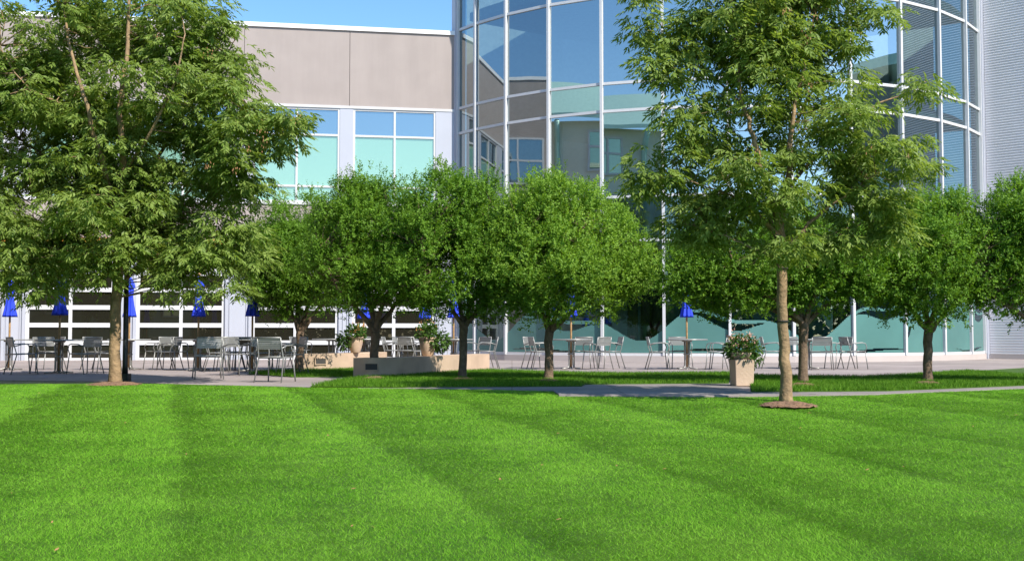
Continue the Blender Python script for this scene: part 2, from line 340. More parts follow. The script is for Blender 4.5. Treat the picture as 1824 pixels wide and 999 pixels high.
fy = rng.uniform(5.5, 16.5, 60); fx = (rng.random(60)-0.5)*fy*0.95; fm_ = MB()
for x_, y_ in zip(fx, fy):
    if inpoly(np.array([x_]), np.array([y_]), patio_poly)[0]: continue
    a_ = rng.uniform(0, 6.3); z_ = float(lawn_z(np.array(y_))) + 0.024; l_ = rng.uniform(0.014, 0.03); c_, s_ = cos(a_)*l_, sin(a_)*l_
    fm_.add([(x_-c_,y_-s_,z_),(x_-s_*0.35,y_+c_*0.35,z_+0.006),(x_+c_,y_+s_,z_+rng.uniform(0,0.012)),(x_+s_*0.35,y_-c_*0.35,z_+0.003)],[(0,1,2,3)])
tag(fm_.build('fallen_leaves', M['seed']), kind='stuff', label='scattered tan fallen leaves on the lawn')

# ------------------------------------------------------------------ left building
W0 = Vector((X(0,37.4), 37.4)); W1 = Vector((X(818,40.0), 40.0)); WD = (W1-W0).normalized(); WRZ = atan2(WD.y, WD.x); WL = (W1-W0).length
def sx(px):
    a = (px-CX)/FPX; # a*(W0.y+s*dy) = W0.x+s*dx
    return (a*W0.y - W0.x)/(WD.x - a*WD.y)
bl = thing('office_building', 'beige and white two storey wing with glazed roll-up doors along the terrace', 'building', (W0.x, W0.y, 0), WRZ)
XL = -5.0; bays = [(46,204),(243,401),(448,603),(627,775)]
bx_ = [(sx(a), sx(b)) for a,b in bays]
bx_ = [(bx_[0][0]-3.8, bx_[0][0]-0.75)] + bx_                       # one more bay past the frame
ZP, ZW, ZT1, ZT2, ZS, ZO, ZD = 11.62, 8.93, 7.88, 6.06, 5.40, 4.12, 2.98
mb = MB(); js = [XL, sx(20), sx(225), sx(430), sx(620), WL]
for a,b in zip(js, js[1:]): mb.box(a+0.008, b-0.008, 0, 0.25, ZW, ZP)
mb.build('upper_wall', M['beige'], bl)
mb = MB(); 
for a,b in zip(js, js[1:]): mb.box(a+0.008, b-0.008, 0.0, 0.25, ZO, ZS)
mb.build('band_course', M['beige'], bl)
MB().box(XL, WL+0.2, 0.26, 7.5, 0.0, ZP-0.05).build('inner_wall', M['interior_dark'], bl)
MB().box(XL-0.1, WL+0.02, -0.06, 7.6, ZP+0.002, ZP+0.15).build('parapet_cap', M['cap'], bl)
MB().box(XL, WL, -0.04, 0.24, ZW-0.09, ZW-0.003).build('head_trim', M['frame'], bl)
MB().box(XL, WL, -0.05, 0.24, ZS+0.003, ZS+0.09).build('sill_trim', M['frame'], bl)
MB().box(XL, WL, -0.10, 0.0-0.002, ZO-0.14, ZO+0.02).build('orange_header', M['orange'], bl)
edges = [XL] + [v for b in bx_ for v in b] + [WL]
for i in range(0, len(edges), 2):
    a, b = edges[i], edges[i+1]
    mb = MB().box(a, b, -0.02, 0.24, ZS+0.092, ZW-0.092)
    mb.box((a+b)/2-0.012, (a+b)/2+0.012, -0.024, -0.018, ZS+0.1, ZW-0.1) if b-a > 1.5 else None
    mb.build('pier', M['white'], bl)
    mb = MB().box(a, b, -0.03, 0.24, 0.0, ZO-0.142)
    for e in (a+0.05, b-0.05): mb.box(e-0.045, e+0.045, -0.09, -0.032, 0.0, ZO-0.145)
    for e in (a+0.16, b-0.16): mb.box(e-0.02, e+0.02, -0.06, -0.032, 0.0, ZO-0.145)
    mb.build('column_panel', M['white'], bl)
for a,b in bx_:
    m = (a+b)/2; fw = 0.035
    mb = MB()
    for e in (a+fw, m, b-fw): mb.box(e-fw, e+fw, 0.0, 0.14, ZS+0.09, ZW-0.09)
    for z in (ZT1, ZT2, ZS+0.09+fw, ZW-0.09-fw):
        for p,q in ((a+2*fw, m-fw), (m+fw, b-2*fw)): mb.box(p, q, 0.003, 0.137, z-fw, z+fw)
    wf = mb.build('window', M['frame'], bl)
    for z0,z1,mm in ((ZT1,ZW-0.12,'pane_blue'),(ZT2,ZT1,'pane_mint'),(ZS+0.12,ZT2,'pane_mint')):
        mb = MB()
        for p,q in ((a+fw, m), (m, b-fw)): mb.box(p+0.01, q-0.01, 0.06, 0.08, z0+0.01, z1-0.01)
        mb.build('pane', M[mm], wf)
    # roll-up door with a fixed light above it
    mb = MB(); rows = [0.0] + [ZD*i/5 for i in range(1,5)] + [ZD]
    fr = 0.055
    for e in (a+fr, m, b-fr): mb.box(e-fr, e+fr, 0.0, 0.10, 0.0, ZD)
    for i,z in enumerate(rows):
        hh = 0.075 if 0 < i < 5 else 0.09
        for p,q in ((a+2*fr, m-fr), (m+fr, b-2*fr)): mb.box(p, q, 0.003, 0.097, max(0.0,z-hh), min(ZD,z+hh))
    dr = mb.build('roll_up_door', M['frame'], bl)
    MB().box(a+0.05, b-0.05, 0.05, 0.07, 0.02, ZD-0.02).build('glass', M['pane_dark'], dr)
    mb = MB().box(a, b, -0.03, 0.16, ZD+0.002, ZD+0.14)
    for e in (a+fr, m, b-fr): mb.box(e-fr*0.8, e+fr*0.8, 0.0, 0.10, ZD+0.142, ZO-0.145)
    tl = mb.build('transom_light', M['frame'], bl)
    MB().box(a+0.05, b-0.05, 0.05, 0.07, ZD+0.145, ZO-0.15).build('glass', M['pane_dark'], tl)

# a taller side wing coming forward outside the frame (the curved glass mirrors it)
SWX = (Vector((-22.3, 36.0)) - W0); 
mb = MB().box(-9.5, XL-0.3, -14.0, 1.0, -0.6, 14.6); mb.build('side_wing', M['beige'], bl)
MB().box(-9.6, XL-0.24, -14.1, 1.1, 14.602, 14.78).build('parapet_cap', M['cap'], bl)
for k in range(4):
    y0 = -12.6+k*3.3
    mb = MB()
    for e in (y0, y0+1.35, y0+2.7): mb.box(XL-0.298, XL-0.2, e-0.05, e+0.05, 9.0, 11.4)
    for z in (9.0, 10.2, 11.4): mb.box(XL-0.297, XL-0.205, y0, y0+2.7, z-0.05, z+0.05)
    wf = mb.build('window', M['frame'], bl); MB().box(XL-0.296, XL-0.25, y0, y0+2.7, 9.0, 11.4).build('pane', M['pane_blue'], wf)

# ------------------------------------------------------------------ curved glass tower
TC = Vector((7.4, 46.3, 0)); TR = 11.27; TOP = 15.2
ANG = [-55.6,-50.2,-42.3,-33.2,-23.5,-13.4,-3.1,7.1,17.5,28.0,38.2,48.2,56.6]
def tp(deg, r=TR): return Vector((r*sin(R(deg)), -r*cos(R(deg)), 0))
tw = thing('curved_glass_tower', 'tall curved glass facade with white mullions and frosted wave film at its foot', 'building', TC)
RING = [0.22, 3.87, 5.27, 8.05, 8.95, 11.8, TOP-0.4]
def ringband(r0, r1, z0, z1, angs=ANG):
    mb = MB(); 
    for i in range(len(angs)-1):
        a,b,c,d = tp(angs[i],r0),tp(angs[i+1],r0),tp(angs[i+1],r1),tp(angs[i],r1)
        mb.add([(p.x,p.y,z0) for p in (a,b,c,d)]+[(p.x,p.y,z1) for p in (a,b,c,d)],[(0,3,2,1),(4,5,6,7),(0,1,5,4),(1,2,6,5),(2,3,7,6),(3,0,4,7)])
    return mb
ringband(TR+0.10, TR-0.3, 0.0, 0.20).build('base_curb', M['kerb'], tw)
for z in RING[1:]: ringband(TR+0.05, TR-0.10, z-0.045, z+0.045).build('transom', M['frame'], tw)
ringband(TR+0.06, TR-0.10, 0.202, 0.29).build('sill_rail', M['frame'], tw)
ringband(TR+0.30, TR-0.3, TOP-0.35, TOP).build('roof_edge', M['cap'], tw)
for d in ANG:
    p = tp(d, TR+0.01); q = tp(d, 1.0); nx_, ny_ = sin(R(d)), -cos(R(d)); tx, ty = cos(R(d)), sin(R(d))
    hw, dp = 0.042, 0.09
    MB().add([(p.x+sx_*tx*hw+sy*nx_*dp, p.y+sx_*ty*hw+sy*ny_*dp, z) for z in (0.21,TOP-0.36) for sx_,sy in ((-1,-1),(1,-1),(1,1),(-1,1))],
             [(0,3,2,1),(4,5,6,7),(0,1,5,4),(1,2,6,5),(2,3,7,6),(3,0,4,7)]) if False else None
    mb = MB(); mb.add([(p.x+a_*tx*hw+b_*nx_*dp, p.y+a_*ty*hw+b_*ny_*dp, z) for z in (0.21,TOP-0.36) for a_,b_ in ((-1,-1),(1,-1),(1,1),(-1,1))],
             [(0,3,2,1),(4,5,6,7),(0,1,5,4),(1,2,6,5),(2,3,7,6),(3,0,4,7)])
    mb.build('mullion', M['frame'], tw)
def film_keep(s, z):
    """cut pattern of the frosted film: rolling waves with crescent gaps"""
    right = np.clip((s-5.5)/2.0, 0, 1)
    c1 = 1.22 + 0.38*np.sin(1.15*s+0.4) + 0.20*np.sin(2.3*s+1.3) + right*(0.55+0.25*np.sin(0.9*s))
    k = z < c1
    rb = 0.09 + 0.02*np.sin(1.3*s)                                   # a ribbon of film along each crest, dark gap under it
    gap = np.maximum(0, np.sin(1.15*s+0.1))**1.5
    hole = (z < c1-rb) & (z > c1-rb-0.26*gap)
    c2 = 1.02 + 0.16*np.sin(1.9*s+2.2)
    hole2 = (z < c2) & (z > c2 - 0.15*np.maximum(0, np.sin(1.7*s-0.5))**1.3)
    stem = np.abs(((s+1.3) % 2.73) - 1.36) < 0.035
    hole = hole & ~stem
    c4 = 0.40 + 0.05*np.sin(2.1*s)
    hole3 = (z < c4) & (z > c4 - 0.09*np.maximum(0, np.sin(1.15*s+0.7)))
    leaf = ((((s-7.55+0.35*(z-1.4))/0.05)**2 + ((z-1.4)/0.26)**2) < 1) | ((((s-7.75-0.45*(z-1.0))/0.06)**2 + ((z-0.95)/0.20)**2) < 1)
    return k & ~hole & ~hole3 & ~leaf
for i in range(len(ANG)-1):
    a, b = tp(ANG[i]), tp(ANG[i+1]); d = (b-a); L = d.length; d = d/L; nn = Vector((d.y, -d.x, 0))
    for k in range(len(RING)-1):
        z0, z1 = RING[k], RING[k+1]
        p0, p1 = a + d*0.03, b - d*0.03; q = nn*(-0.012)
        mb = MB(); vs_ = [(p.x,p.y,z) for p in (p0,p1) for z in (z0,z1)]
        mb.add([(p0.x,p0.y,z0+0.03),(p1.x,p1.y,z0+0.03),(p1.x,p1.y,z1-0.03),(p0.x,p0.y,z1-0.03)], [(0,1,2,3)])
        mb.build('glass_pane', M['pane_low'] if k < 2 else M['pane_side_dimmed'] if i in (0,1,2,9,10,11) else M['pane_clear'], tw)
    # film
    st = TR*R(ANG[i]) ; n1 = max(4, int(L/0.022)); n2 = 90
    ss = np.linspace(0.05, L-0.05, n1); zz = np.linspace(0.30, 2.75, n2)
    sg, zg = np.meshgrid((ss[:-1]+ss[1:])/2, (zz[:-1]+zz[1:])/2, indexing='ij')
    kp = film_keep(sg+st+2.0, zg)
    Pv = np.array([(a.x+d.x*s_+nn.x*0.012, a.y+d.y*s_+nn.y*0.012, z_) for s_ in ss for z_ in zz])
    ii, jj = np.nonzero(kp); Fq = np.stack([ii*n2+jj, (ii+1)*n2+jj, (ii+1)*n2+jj+1, ii*n2+jj+1], 1)
    npmesh('frosted_film', Pv, Fq, M['film'], tw)
# interior: floors, core, curtains behind the lower glass
angf = [a for a in ANG]
for z in (4.1, 8.25, 12.2):
    mb = ringband(TR-0.45, 2.5, z, z+0.3); mb.build('floor_slab', M['interior'], tw)
mb = MB().box(-9.2, 9.3, -2.3, -2.0, 0.0, TOP-0.4); mb.build('core_wall', M['interior'], tw)
mb = ringband(TR+0.05, 0.5, TOP-0.392, TOP-0.352); mb.build('roof', M['interior'], tw)
for a_ in (-40,-18,4,26,44): 
    p = tp(a_, TR-2.2); MB().lathe([(0.22,0.0),(0.22,TOP-0.4)],16,(p.x,p.y,0)).build('inner_column', M['interior'], tw)
for a_ in (-20,-17.5,-15.5,19,22,24):
    p = tp(a_, TR-1.2); MB().lathe([(0.16,0.1),(0.14,1.9),(0.16,3.8)],24,(p.x,p.y,0),0.2,8).build('curtain', M['curtain'], tw)
# white end fins
for d, wdt in ((-56.4,0.26),(57.3,0.22)):
    p = tp(d, TR+0.02); tx, ty = cos(R(d)), sin(R(d)); nx_, ny_ = sin(R(d)), -cos(R(d))
    mb = MB(); mb.add([(p.x+a_*tx*wdt/2+b_*nx_*0.3, p.y+a_*ty*wdt/2+b_*ny_*0.3, z) for z in (0.0,TOP+0.1) for a_,b_ in ((-1,-1),(1,-1),(1,0.4),(-1,0.4))],
             [(0,3,2,1),(4,5,6,7),(0,1,5,4),(1,2,6,5),(2,3,7,6),(3,0,4,7)])
    mb.build('end_fin', M['white'], tw)

# ------------------------------------------------------------------ corrugated metal wing, right
CW0 = Vector((TC.x + tp(57.6,TR).x + 0.1, TC.y + tp(57.6,TR).y + 0.05, 0)); CWRZ = R(-43)
cw = thing('metal_clad_wing', 'wing clad in pale horizontal corrugated metal beside the curved glass', 'building', CW0, CWRZ)
pit = 0.095; nz = int(15.0/pit*6); zz = 0.18 + np.arange(nz)*pit/6; yy = -0.009*np.sin(np.arange(nz)/6*2*pi)
V = np.array([(x,y,z) for x in (0.12, 14.0) for y,z in zip(yy,zz)]); F = np.array([(k, nz+k, nz+k+1, k+1) for k in range(nz-1)])
npmesh('corrugated_cladding', V, F, M['corr'], cw, True)
MB().box(-0.1, 14.0, 0.06, 8.0, 0.0, 15.2).build('wall', M['white'], cw)
MB().box(0.0, 14.0, -0.05, 0.06, 0.0, 0.17).build('base_curb', M['kerb'], cw)
MB().box(0.0, 0.11, -0.06, 0.055, 0.171, 15.2).build('corner_trim', M['white'], cw)

# ------------------------------------------------------------------ buildings the glass reflects
A0 = Vector((-24.5, 25.0, 0)); A1 = Vector((-8.5, 3.5, 0)); dd = (A1-A0); LL = dd.length
gb = thing('green_roofed_building', 'grey green building with wavy pale metal roof mirrored in the curved glass', 'building', A0, atan2(dd.y, dd.x))
# local x along the facade from A0 to A1, facade faces local +y
EV = 13.2
MB().box(-3, LL, -8, 0, -1.2, EV).build('wall', M['rstone'], gb)
for z in (4.5, 9.1): MB().box(-3, LL, 0.002, 0.03, z, z+0.05).build('wall_joint', M['joint'], gb)
mb = MB(); n = 120; vs_ = []; 
for i in range(n+1):
    x = -3.4 + (LL+3.8)*i/n; rip = 0.5*sin(x*0.32)
    vs_ += [(x, 0.9, EV+0.1+rip*0.5), (x, -4.0, EV+2.7+rip), (x, -4.0, EV+2.4+rip), (x, 0.9, EV-0.15+rip*0.5)]
fs_ = []
for i in range(n):
    o, q = 4*i, 4*i+4
    for k in range(4): fs_.append((o+k, q+k, q+(k+1)%4, o+(k+1)%4))
mb.add(vs_, fs_); mb.build('roof', M['rroof'], gb)
for k in range(5):
    for z in (2.0, 6.2, 10.4):
        x0 = 2.2 + k*5.2
        mb = MB()
        for e in (x0, x0+1.0, x0+2.0): mb.box(e-0.06, e+0.06, 0.02, 0.12, z, z+2.2)
        for q in (z, z+1.3, z+2.2): mb.box(x0-0.06, x0+2.06, 0.015, 0.11, q-0.06, q+0.06)
        wn = mb.build('window', M['frame'], gb); MB().box(x0, x0+2.0, 0.01, 0.05, z, z+2.2).build('pane', M['pane_mint'], wn)
    MB().tube([(5.6+k*5.2, 0.9, EV-0.1), (5.6+k*5.2, 0.3, EV-0.9), (5.6+k*5.2, 0.15, EV-1.4), (5.6+k*5.2, 0.15, -0.5)], 0.16, 10).build('downspout', M['rroof'], gb)
rb = thing('grey_block', 'dark grey building with curved canopy mirrored at the right end of the glass', 'building', (35,20,0))
MB().box(0, 8, -4, 20, -0.6, 14.5).build('wall', M['rdark'], rb)
mb = MB(); n = 24
for i in range(n):
    y0, y1 = -5+26*i/n, -5+26*(i+1)/n; f_ = lambda y: 15.6 - 0.012*(y-8)**2
    mb.add([(-1.6,y0,f_(y0)),(-1.6,y1,f_(y1)),(8.5,y1,f_(y1)+0.3),(8.5,y0,f_(y0)+0.3),(-1.6,y0,f_(y0)-0.5),(-1.6,y1,f_(y1)-0.5),(8.5,y1,f_(y1)-0.4),(8.5,y0,f_(y0)-0.4)],
           [(0,1,2,3),(7,6,5,4),(0,4,5,1),(1,5,6,2),(2,6,7,3),(3,7,4,0)])
mb.build('canopy', M['rroof'], rb)
for z in (3.0, 8.0):
    for k in range(4):
        MB().box(-0.06, -0.01, k*4.5-2, k*4.5+0.6, z, z+2.4).build('window', M['pane_blue'], rb)

# ------------------------------------------------------------------ trees
def leaf_quads(c, d, nrm, ln, wd):
    """diamond leaves: base at c, along d, blade normal nrm"""
    s = np.cross(d, nrm); s /= np.linalg.norm(s, axis=1, keepdims=True) + 1e-9
    V = np.empty((len(c),4,3)); mid = c + d*ln[:,None]*0.45
    sag = nrm*ln[:,None]*0.06
    V[:,0] = c; V[:,1] = mid + s*wd[:,None]/2 + sag; V[:,2] = c + d*ln[:,None]; V[:,3] = mid - s*wd[:,None]/2 + sag
    return V.reshape(-1,3)
def unit(v): return v/(np.linalg.norm(v,axis=1,keepdims=True)+1e-9)
def sph(n):
    v = rng.normal(size=(n,3)); return unit(v)
def limb_samples(limbs):
    pts = []; 
    for pl in limbs:
        for a,b in zip(pl, pl[1:]):
            for t in np.linspace(0,1,8,endpoint=False): pts.append(a.lerp(b,t))
    return np.array([tuple(p) for p in pts])
def curved(pts, wob=0.03, k=4):
    """smooth a polyline (Catmull-Rom) and add a little wander"""
    out = []; n = len(pts)
    for i in range(n-1):
        p0,p1,p2,p3 = pts[max(i-1,0)],pts[i],pts[i+1],pts[min(i+2,n-1)]
        for j in range(k):
            t = j/k
            q = 0.5*((2*p1)+(p2-p0)*t+(2*p0-5*p1+4*p2-p3)*t*t+(3*p1-p0-3*p2+p3)*t**3)
            if i+j: q = q + Vector(rng.normal(0,wob,3))
            out.append(q)
    out.append(pts[-1]); return out
def lobes_to_world(lobes, Y, grow=1.0):
    L = []
    for l in lobes:
        px,py,r = l[:3]; dy = l[3] if len(l) > 3 else 0.0
        rr = r/FPX*Y*grow; c = P(px,py,Y+dy); L.append((np.array(c), rr))
    return L
def tree(name, label, cat, base, trunk, limbs, lobes, Y, kind, leafmat_, barkmat, npuff, prad, nleaf, group=None, twig_r=0.012, extra=None):
    """trunk/limbs: [((px,py,dY), radius_m), ...] ; everything ends in world space"""
    root = thing(name, label, cat, base, 0, group)
    mb = MB(); polys = []
    for li, pl in enumerate([trunk] + limbs):
        pts = [P(p[0],p[1],Y+p[2]) for p,_ in pl]; rad = [r for _,r in pl]
        if li == 0: pts[0].z = base[2]-0.05
        cp = curved(pts, 0.012 if li else 0.008); k = (len(cp)-1)/(len(pl)-1)
        rr = [np.interp(i/k, range(len(rad)), rad) for i in range(len(cp))]
        if li == 0: rr[0] *= 1.35; rr[1] *= 1.1
        mb.tube(cp, rr, 10); polys.append(cp)
    LS = limb_samples(polys[1:] or polys)
    L = lobes_to_world(lobes, Y, 1.10 if kind == 'pear' else 1.03); wts = np.array([r**2 for _,r in L]); wts /= wts.sum()
    cnt = rng.multinomial(npuff, wts); cen = []
    for (c,r),n in zip(L,cnt):
        d = sph(n); rad = r*rng.uniform(0.25,1.0,n)**0.4 * 0.94
        cen.append(c + d*rad[:,None]*(np.array([1.12,1.08,0.96]) if kind=='pear' else np.array([1,0.95,0.95])))
    cen = np.concatenate(cen)
    for c in cen:                                       # a twig to every spray of leaves
        D = np.linalg.norm(LS-c,axis=1) + 0.6*np.maximum(0, LS[:,2]-c[2]); k = D.argmin(); a = Vector(LS[k]); b = Vector(c)
        mid = a.lerp(b,0.5) + Vector((0,0,-0.06 if kind=='pear' else 0.05)) + Vector(rng.normal(0,0.04,3))
        mb.tube([a,mid,b], [twig_r, twig_r*0.7, twig_r*0.3], 4, cap=False)
    mb.build('trunk', barkmat, root, off=base)
    n = len(cen)*nleaf; ci = np.repeat(np.arange(len(cen)), nleaf); pr = prad*rng.uniform(0.7,1.35,len(cen))[ci]
    d = sph(n); 
    if kind == 'ash':
        rr = rng.random(n)**0.45
        pos = cen[ci] + d*(rr*pr)[:,None]*np.array([1.0,1.0,0.55])
        out = d*np.array([1,1,0.2]) + rng.normal(0,0.35,(n,3)); out[:,2] = out[:,2]*0.5 - 0.25
        out = unit(out); RL = rng.uniform(0.12,0.2,n)
        up = np.tile(np.array([0,0,1.0]),(n,1)) + rng.normal(0,0.35,(n,3)); sd_ = unit(np.cross(out,up)); up = unit(np.cross(sd_,out))
        cs,ds,ns = [],[],[]
        for t,s_ in ((0.3,1),(0.3,-1),(0.58,1),(0.58,-1),(0.85,1),(0.85,-1),(1.0,0)):
            c = pos + out*(RL*t)[:,None] - np.array([0,0,1])*(RL*0.25*t*t)[:,None]
            dl = out*(0.75 if s_ else 1.0) + sd_*s_*0.75 + np.array([0,0,-0.42]) + rng.normal(0,0.16,(n,3))
            cs.append(c); ds.append(unit(dl)); ns.append(unit(up + rng.normal(0,0.3,(n,3))))
        c,d2,n2 = map(np.concatenate,(cs,ds,ns)); m = len(c)
        V = leaf_quads(c,d2,n2,rng.uniform(0.062,0.10,m)*LEAF,rng.uniform(0.021,0.031,m)*LEAF)
    else:
        ns_ = n//12; ci2 = np.repeat(np.arange(len(cen)), nleaf//12); ns_ = len(ci2); d = sph(ns_)
        org = cen[ci2] + d*(rng.random(ns_)**0.5*prad*rng.uniform(0.7,1.25,ns_))[:,None]*np.array([1,1,0.85])
        ax = unit(d*0.7 + np.array([0,0,0.75]) + rng.normal(0,0.4,(ns_,3))); sl = rng.uniform(0.10,0.24,ns_)
        t = np.tile(np.linspace(0.05,1.0,12), ns_); oi = np.repeat(np.arange(ns_),12); n = len(oi)
        pos = org[oi] + ax[oi]*(t*sl[oi])[:,None] + rng.normal(0,0.008,(n,3))
        sd2 = unit(np.cross(ax[oi], sph(n)))
        dl = unit(sd2*0.9 + ax[oi]*0.55 + rng.normal(0,0.2,(n,3)))
        nn_ = unit(ax[oi]*0.9 - sd2*0.4 + rng.normal(0,0.35,(n,3)) + np.array([0,0,0.3]))
        V = leaf_quads(pos,dl,nn_,rng.uniform(0.040,0.068,n)*(1.1-0.4*t),rng.uniform(0.021,0.032,n))
    V = V - np.array(base)
    cr = npmesh('crown', V, np.arange(len(V)).reshape(-1,4), leafmat_, root)
    return root, cr, cen
LEAF = 1.0
def mulch(px, py, r, z, Y=None):
    c = G(px,py,z); mb = MB(); n = 40; vs_ = [(c.x,c.y,z+0.05)]
    for ring,(f,h) in enumerate(((0.45,0.045),(0.8,0.03),(1.0,0.0))):
        for j in range(n):
            th = 2*pi*j/n; rr = r*f*(1+rng.normal(0,0.07)); vs_.append((c.x+rr*cos(th), c.y+rr*sin(th), z+h+rng.normal(0,0.006)))
    fs_ = [(0,1+j,1+(j+1)%n) for j in range(n)]
    for k in range(2): fs_ += [(1+k*n+j,1+(k+1)*n+j,1+(k+1)*n+(j+1)%n,1+k*n+(j+1)%n) for j in range(n)]
    mb.add(vs_, fs_, True)
    for _ in range(int(170*r)):                         # chips
        th = rng.uniform(0,6.28); rr = r*1.1*sqrt(rng.random()); x,y = c.x+rr*cos(th), c.y+rr*sin(th); a = rng.uniform(0,3.14); l,w_ = rng.uniform(0.015,0.04), 0.008
        hz = z+0.05*(1-rr/r/1.15)+0.008
        mb.add([(x-l*cos(a)-w_*sin(a),y-l*sin(a)+w_*cos(a),hz),(x+l*cos(a)-w_*sin(a),y+l*sin(a)+w_*cos(a),hz+0.01),(x+l*cos(a)+w_*sin(a),y+l*sin(a)-w_*cos(a),hz+0.004)],[(0,1,2)])
    tag(mb.build('mulch', M['mulch']), kind='stuff', label='ring of brown wood mulch round a trunk')
    return c
# --- the two ash trees
LEAF = 1.42
YL = 19.5; bL = G(205,683)
bL = Vector((X(205,19.7), 19.7, 0.0)); YL = 19.7
ash1, cr1, _ = tree('ash_tree', 'largest tree, tall ash with brown trunk standing beside the black lamp post', 'tree', tuple(bL),
    [((205,683,0),0.105),((206,600,0),0.094),((208,520,0),0.092),((212,440,0),0.085),((216,370,0),0.075)],
    [[((216,370,0),0.07),((218,280,-0.5),0.055),((214,200,-0.8),0.048),((224,110,-0.8),0.037),((232,0,-0.5),0.024),((236,-70,-0.3),0.012)],
     [((214,400,0),0.06),((185,300,-0.5),0.048),((165,230,-0.9),0.04),((150,170,-1.0),0.033),((125,90,-0.8),0.024),((112,10,-0.6),0.014)],
     [((212,480,0),0.05),((235,440,0.1),0.036),((285,395,0.2),0.024),((350,330,0.3),0.014),((425,262,0.2),0.008),((500,210,-0.3),0.003)],
     [((210,530,0),0.045),((225,500,0.4),0.04),((270,455,0.9),0.03),((350,430,1.2),0.02),((420,440,1.3),0.01)],
     [((210,505,0),0.045),((182,475,0.0),0.032),((125,430,0.1),0.02),((60,405,0.1),0.011),((5,400,0.0),0.004)],
     [((214,380,0),0.045),((270,300,0.5),0.034),((330,200,0.6),0.024),((390,120,0.6),0.014),((420,70,0.5),0.008)],
     [((214,410,0),0.045),((150,330,0.6),0.034),((70,270,0.8),0.024),((0,230,0.9),0.014),((-40,220,0.9),0.01)],
     [((165,230,-0.3),0.03),((100,180,-0.6),0.022),((40,150,-0.8),0.014),((0,80,-0.8),0.008)],
     [((216,320,0),0.035),((260,250,-0.8),0.026),((310,150,-1.1),0.018),((330,60,-1.1),0.009)],
     [((210,470,0),0.035),((170,430,0.7),0.02),((100,400,1.0),0.008)]],
    [(90,30,125),(220,10,110),(320,50,110,0.3),(385,105,75,0.2),(50,140,100,-0.4),(150,140,110,0.3),(290,150,120,-0.3),(30,250,105,0.2),(150,265,115,-0.5),(285,270,125,0.4),(395,240,110,-0.2),
     (462,225,58,-0.5),(518,196,34,-0.6),(70,370,115,0),(190,370,110,-0.7),(310,365,120,0.2),(415,325,58,-0.3),(55,440,90,-0.4),(10,330,90,0.6),(375,440,85,-0.3),(395,490,55,-0.5),(335,478,58,-0.6),(60,485,50,-0.4),(420,440,55,-0.2),(180,455,50,-0.7),(270,420,80,0.8),(-60,200,110),(-50,400,100),(100,460,55,0.3),(210,300,100,1.0)],
    YL, 'ash', M['leaf_ash'], M['bark_ash'], 430, 0.39, 48)
mulch(205,685,0.42,0.005)
YR = 15.0; zR = float(lawn_z(np.array(15.0))); bR = (X(1400,YR), YR, zR)
LEAF = 1.2
ash2, cr2, _ = tree('ash_tree', 'slender ash with straight tan trunk alone on the open lawn in a mulch ring', 'tree', bR,
    [((1401,722,0),0.084),((1398,640,0),0.073),((1394,560,0),0.068),((1391,480,0),0.067),((1390,410,0),0.060),((1388,375,0),0.055)],
    [[((1390,420,0),0.05),((1372,350,-0.2),0.042),((1350,280,-0.45),0.035),((1338,230,-0.5),0.03),((1318,160,-0.45),0.023),((1309,70,-0.35),0.016),((1303,-30,-0.3),0.009)],
     [((1390,400,0),0.05),((1400,340,-0.2),0.04),((1408,280,-0.4),0.033),((1414,200,-0.4),0.026),((1432,120,-0.3),0.018),((1450,20,-0.2),0.010)],
     [((1388,440,0),0.04),((1360,370,0.4),0.026),((1300,280,0.6),0.014),((1240,200,0.7),0.008),((1190,110,0.5),0.003)],
     [((1394,455,0),0.04),((1440,400,-0.1),0.022),((1500,350,-0.2),0.013),((1560,310,-0.2),0.007),((1620,280,-0.2),0.003)],
     [((1390,430,0),0.035),((1340,370,-0.2),0.018),((1260,330,-0.3),0.009),((1180,315,-0.3),0.003)],
     [((1400,340,0),0.03),((1470,260,0.5),0.022),((1540,200,0.6),0.015),((1650,145,0.6),0.007)],
     [((1391,470,0),0.03),((1430,440,0.4),0.018),((1500,410,0.6),0.009),((1570,390,0.6),0.003)],
     [((1391,465,0),0.03),((1340,440,-0.1),0.016),((1280,415,-0.2),0.008),((1220,400,-0.2),0.003)],
     [((1412,230,0),0.02),((1470,130,0.1),0.010),((1535,60,0.1),0.003)],
     [((1330,200,0),0.02),((1255,120,0.1),0.010),((1180,50,0.1),0.003)]],
    [(1165,25,55),(1240,40,75,0.2),(1330,20,80,-0.3),(1430,30,90),(1530,40,55,-0.2),(1195,100,45,-0.3),(1270,130,75,0.3),(1370,130,85,-0.4),(1470,120,80,0.2),
     (1220,215,65,-0.2),(1320,225,80,0.5),(1430,230,85,-0.2),(1530,210,70,-0.5),(1610,165,45,0),(1650,150,22),(1180,310,62,-0.3),(1270,310,80,0.3),(1370,310,80,-0.5),(1470,320,85,0.4),(1560,300,75,-0.2),(1620,285,45,0.1),
     (1225,400,55,-0.2),(1300,400,70,0.1),(1390,405,65,-0.5),(1480,400,75,0.3),(1560,385,60),(1440,475,32,-0.4),(1330,-60,110),(1440,-70,110)],
    YR, 'ash', M['leaf_ash'], M['bark_ash'], 300, 0.25, 34, twig_r=0.006)
mulch(1403,722,0.34,zR)
for py in (572,478):
    mb = MB(); p = P(1394,py,YR); p = p - Vector(bR); mb.lathe([(0.072,-0.012),(0.076,-0.012),(0.076,0.012),(0.072,0.012)],16,p)
    mb.build('trunk_tie', M['tape'], ash2)
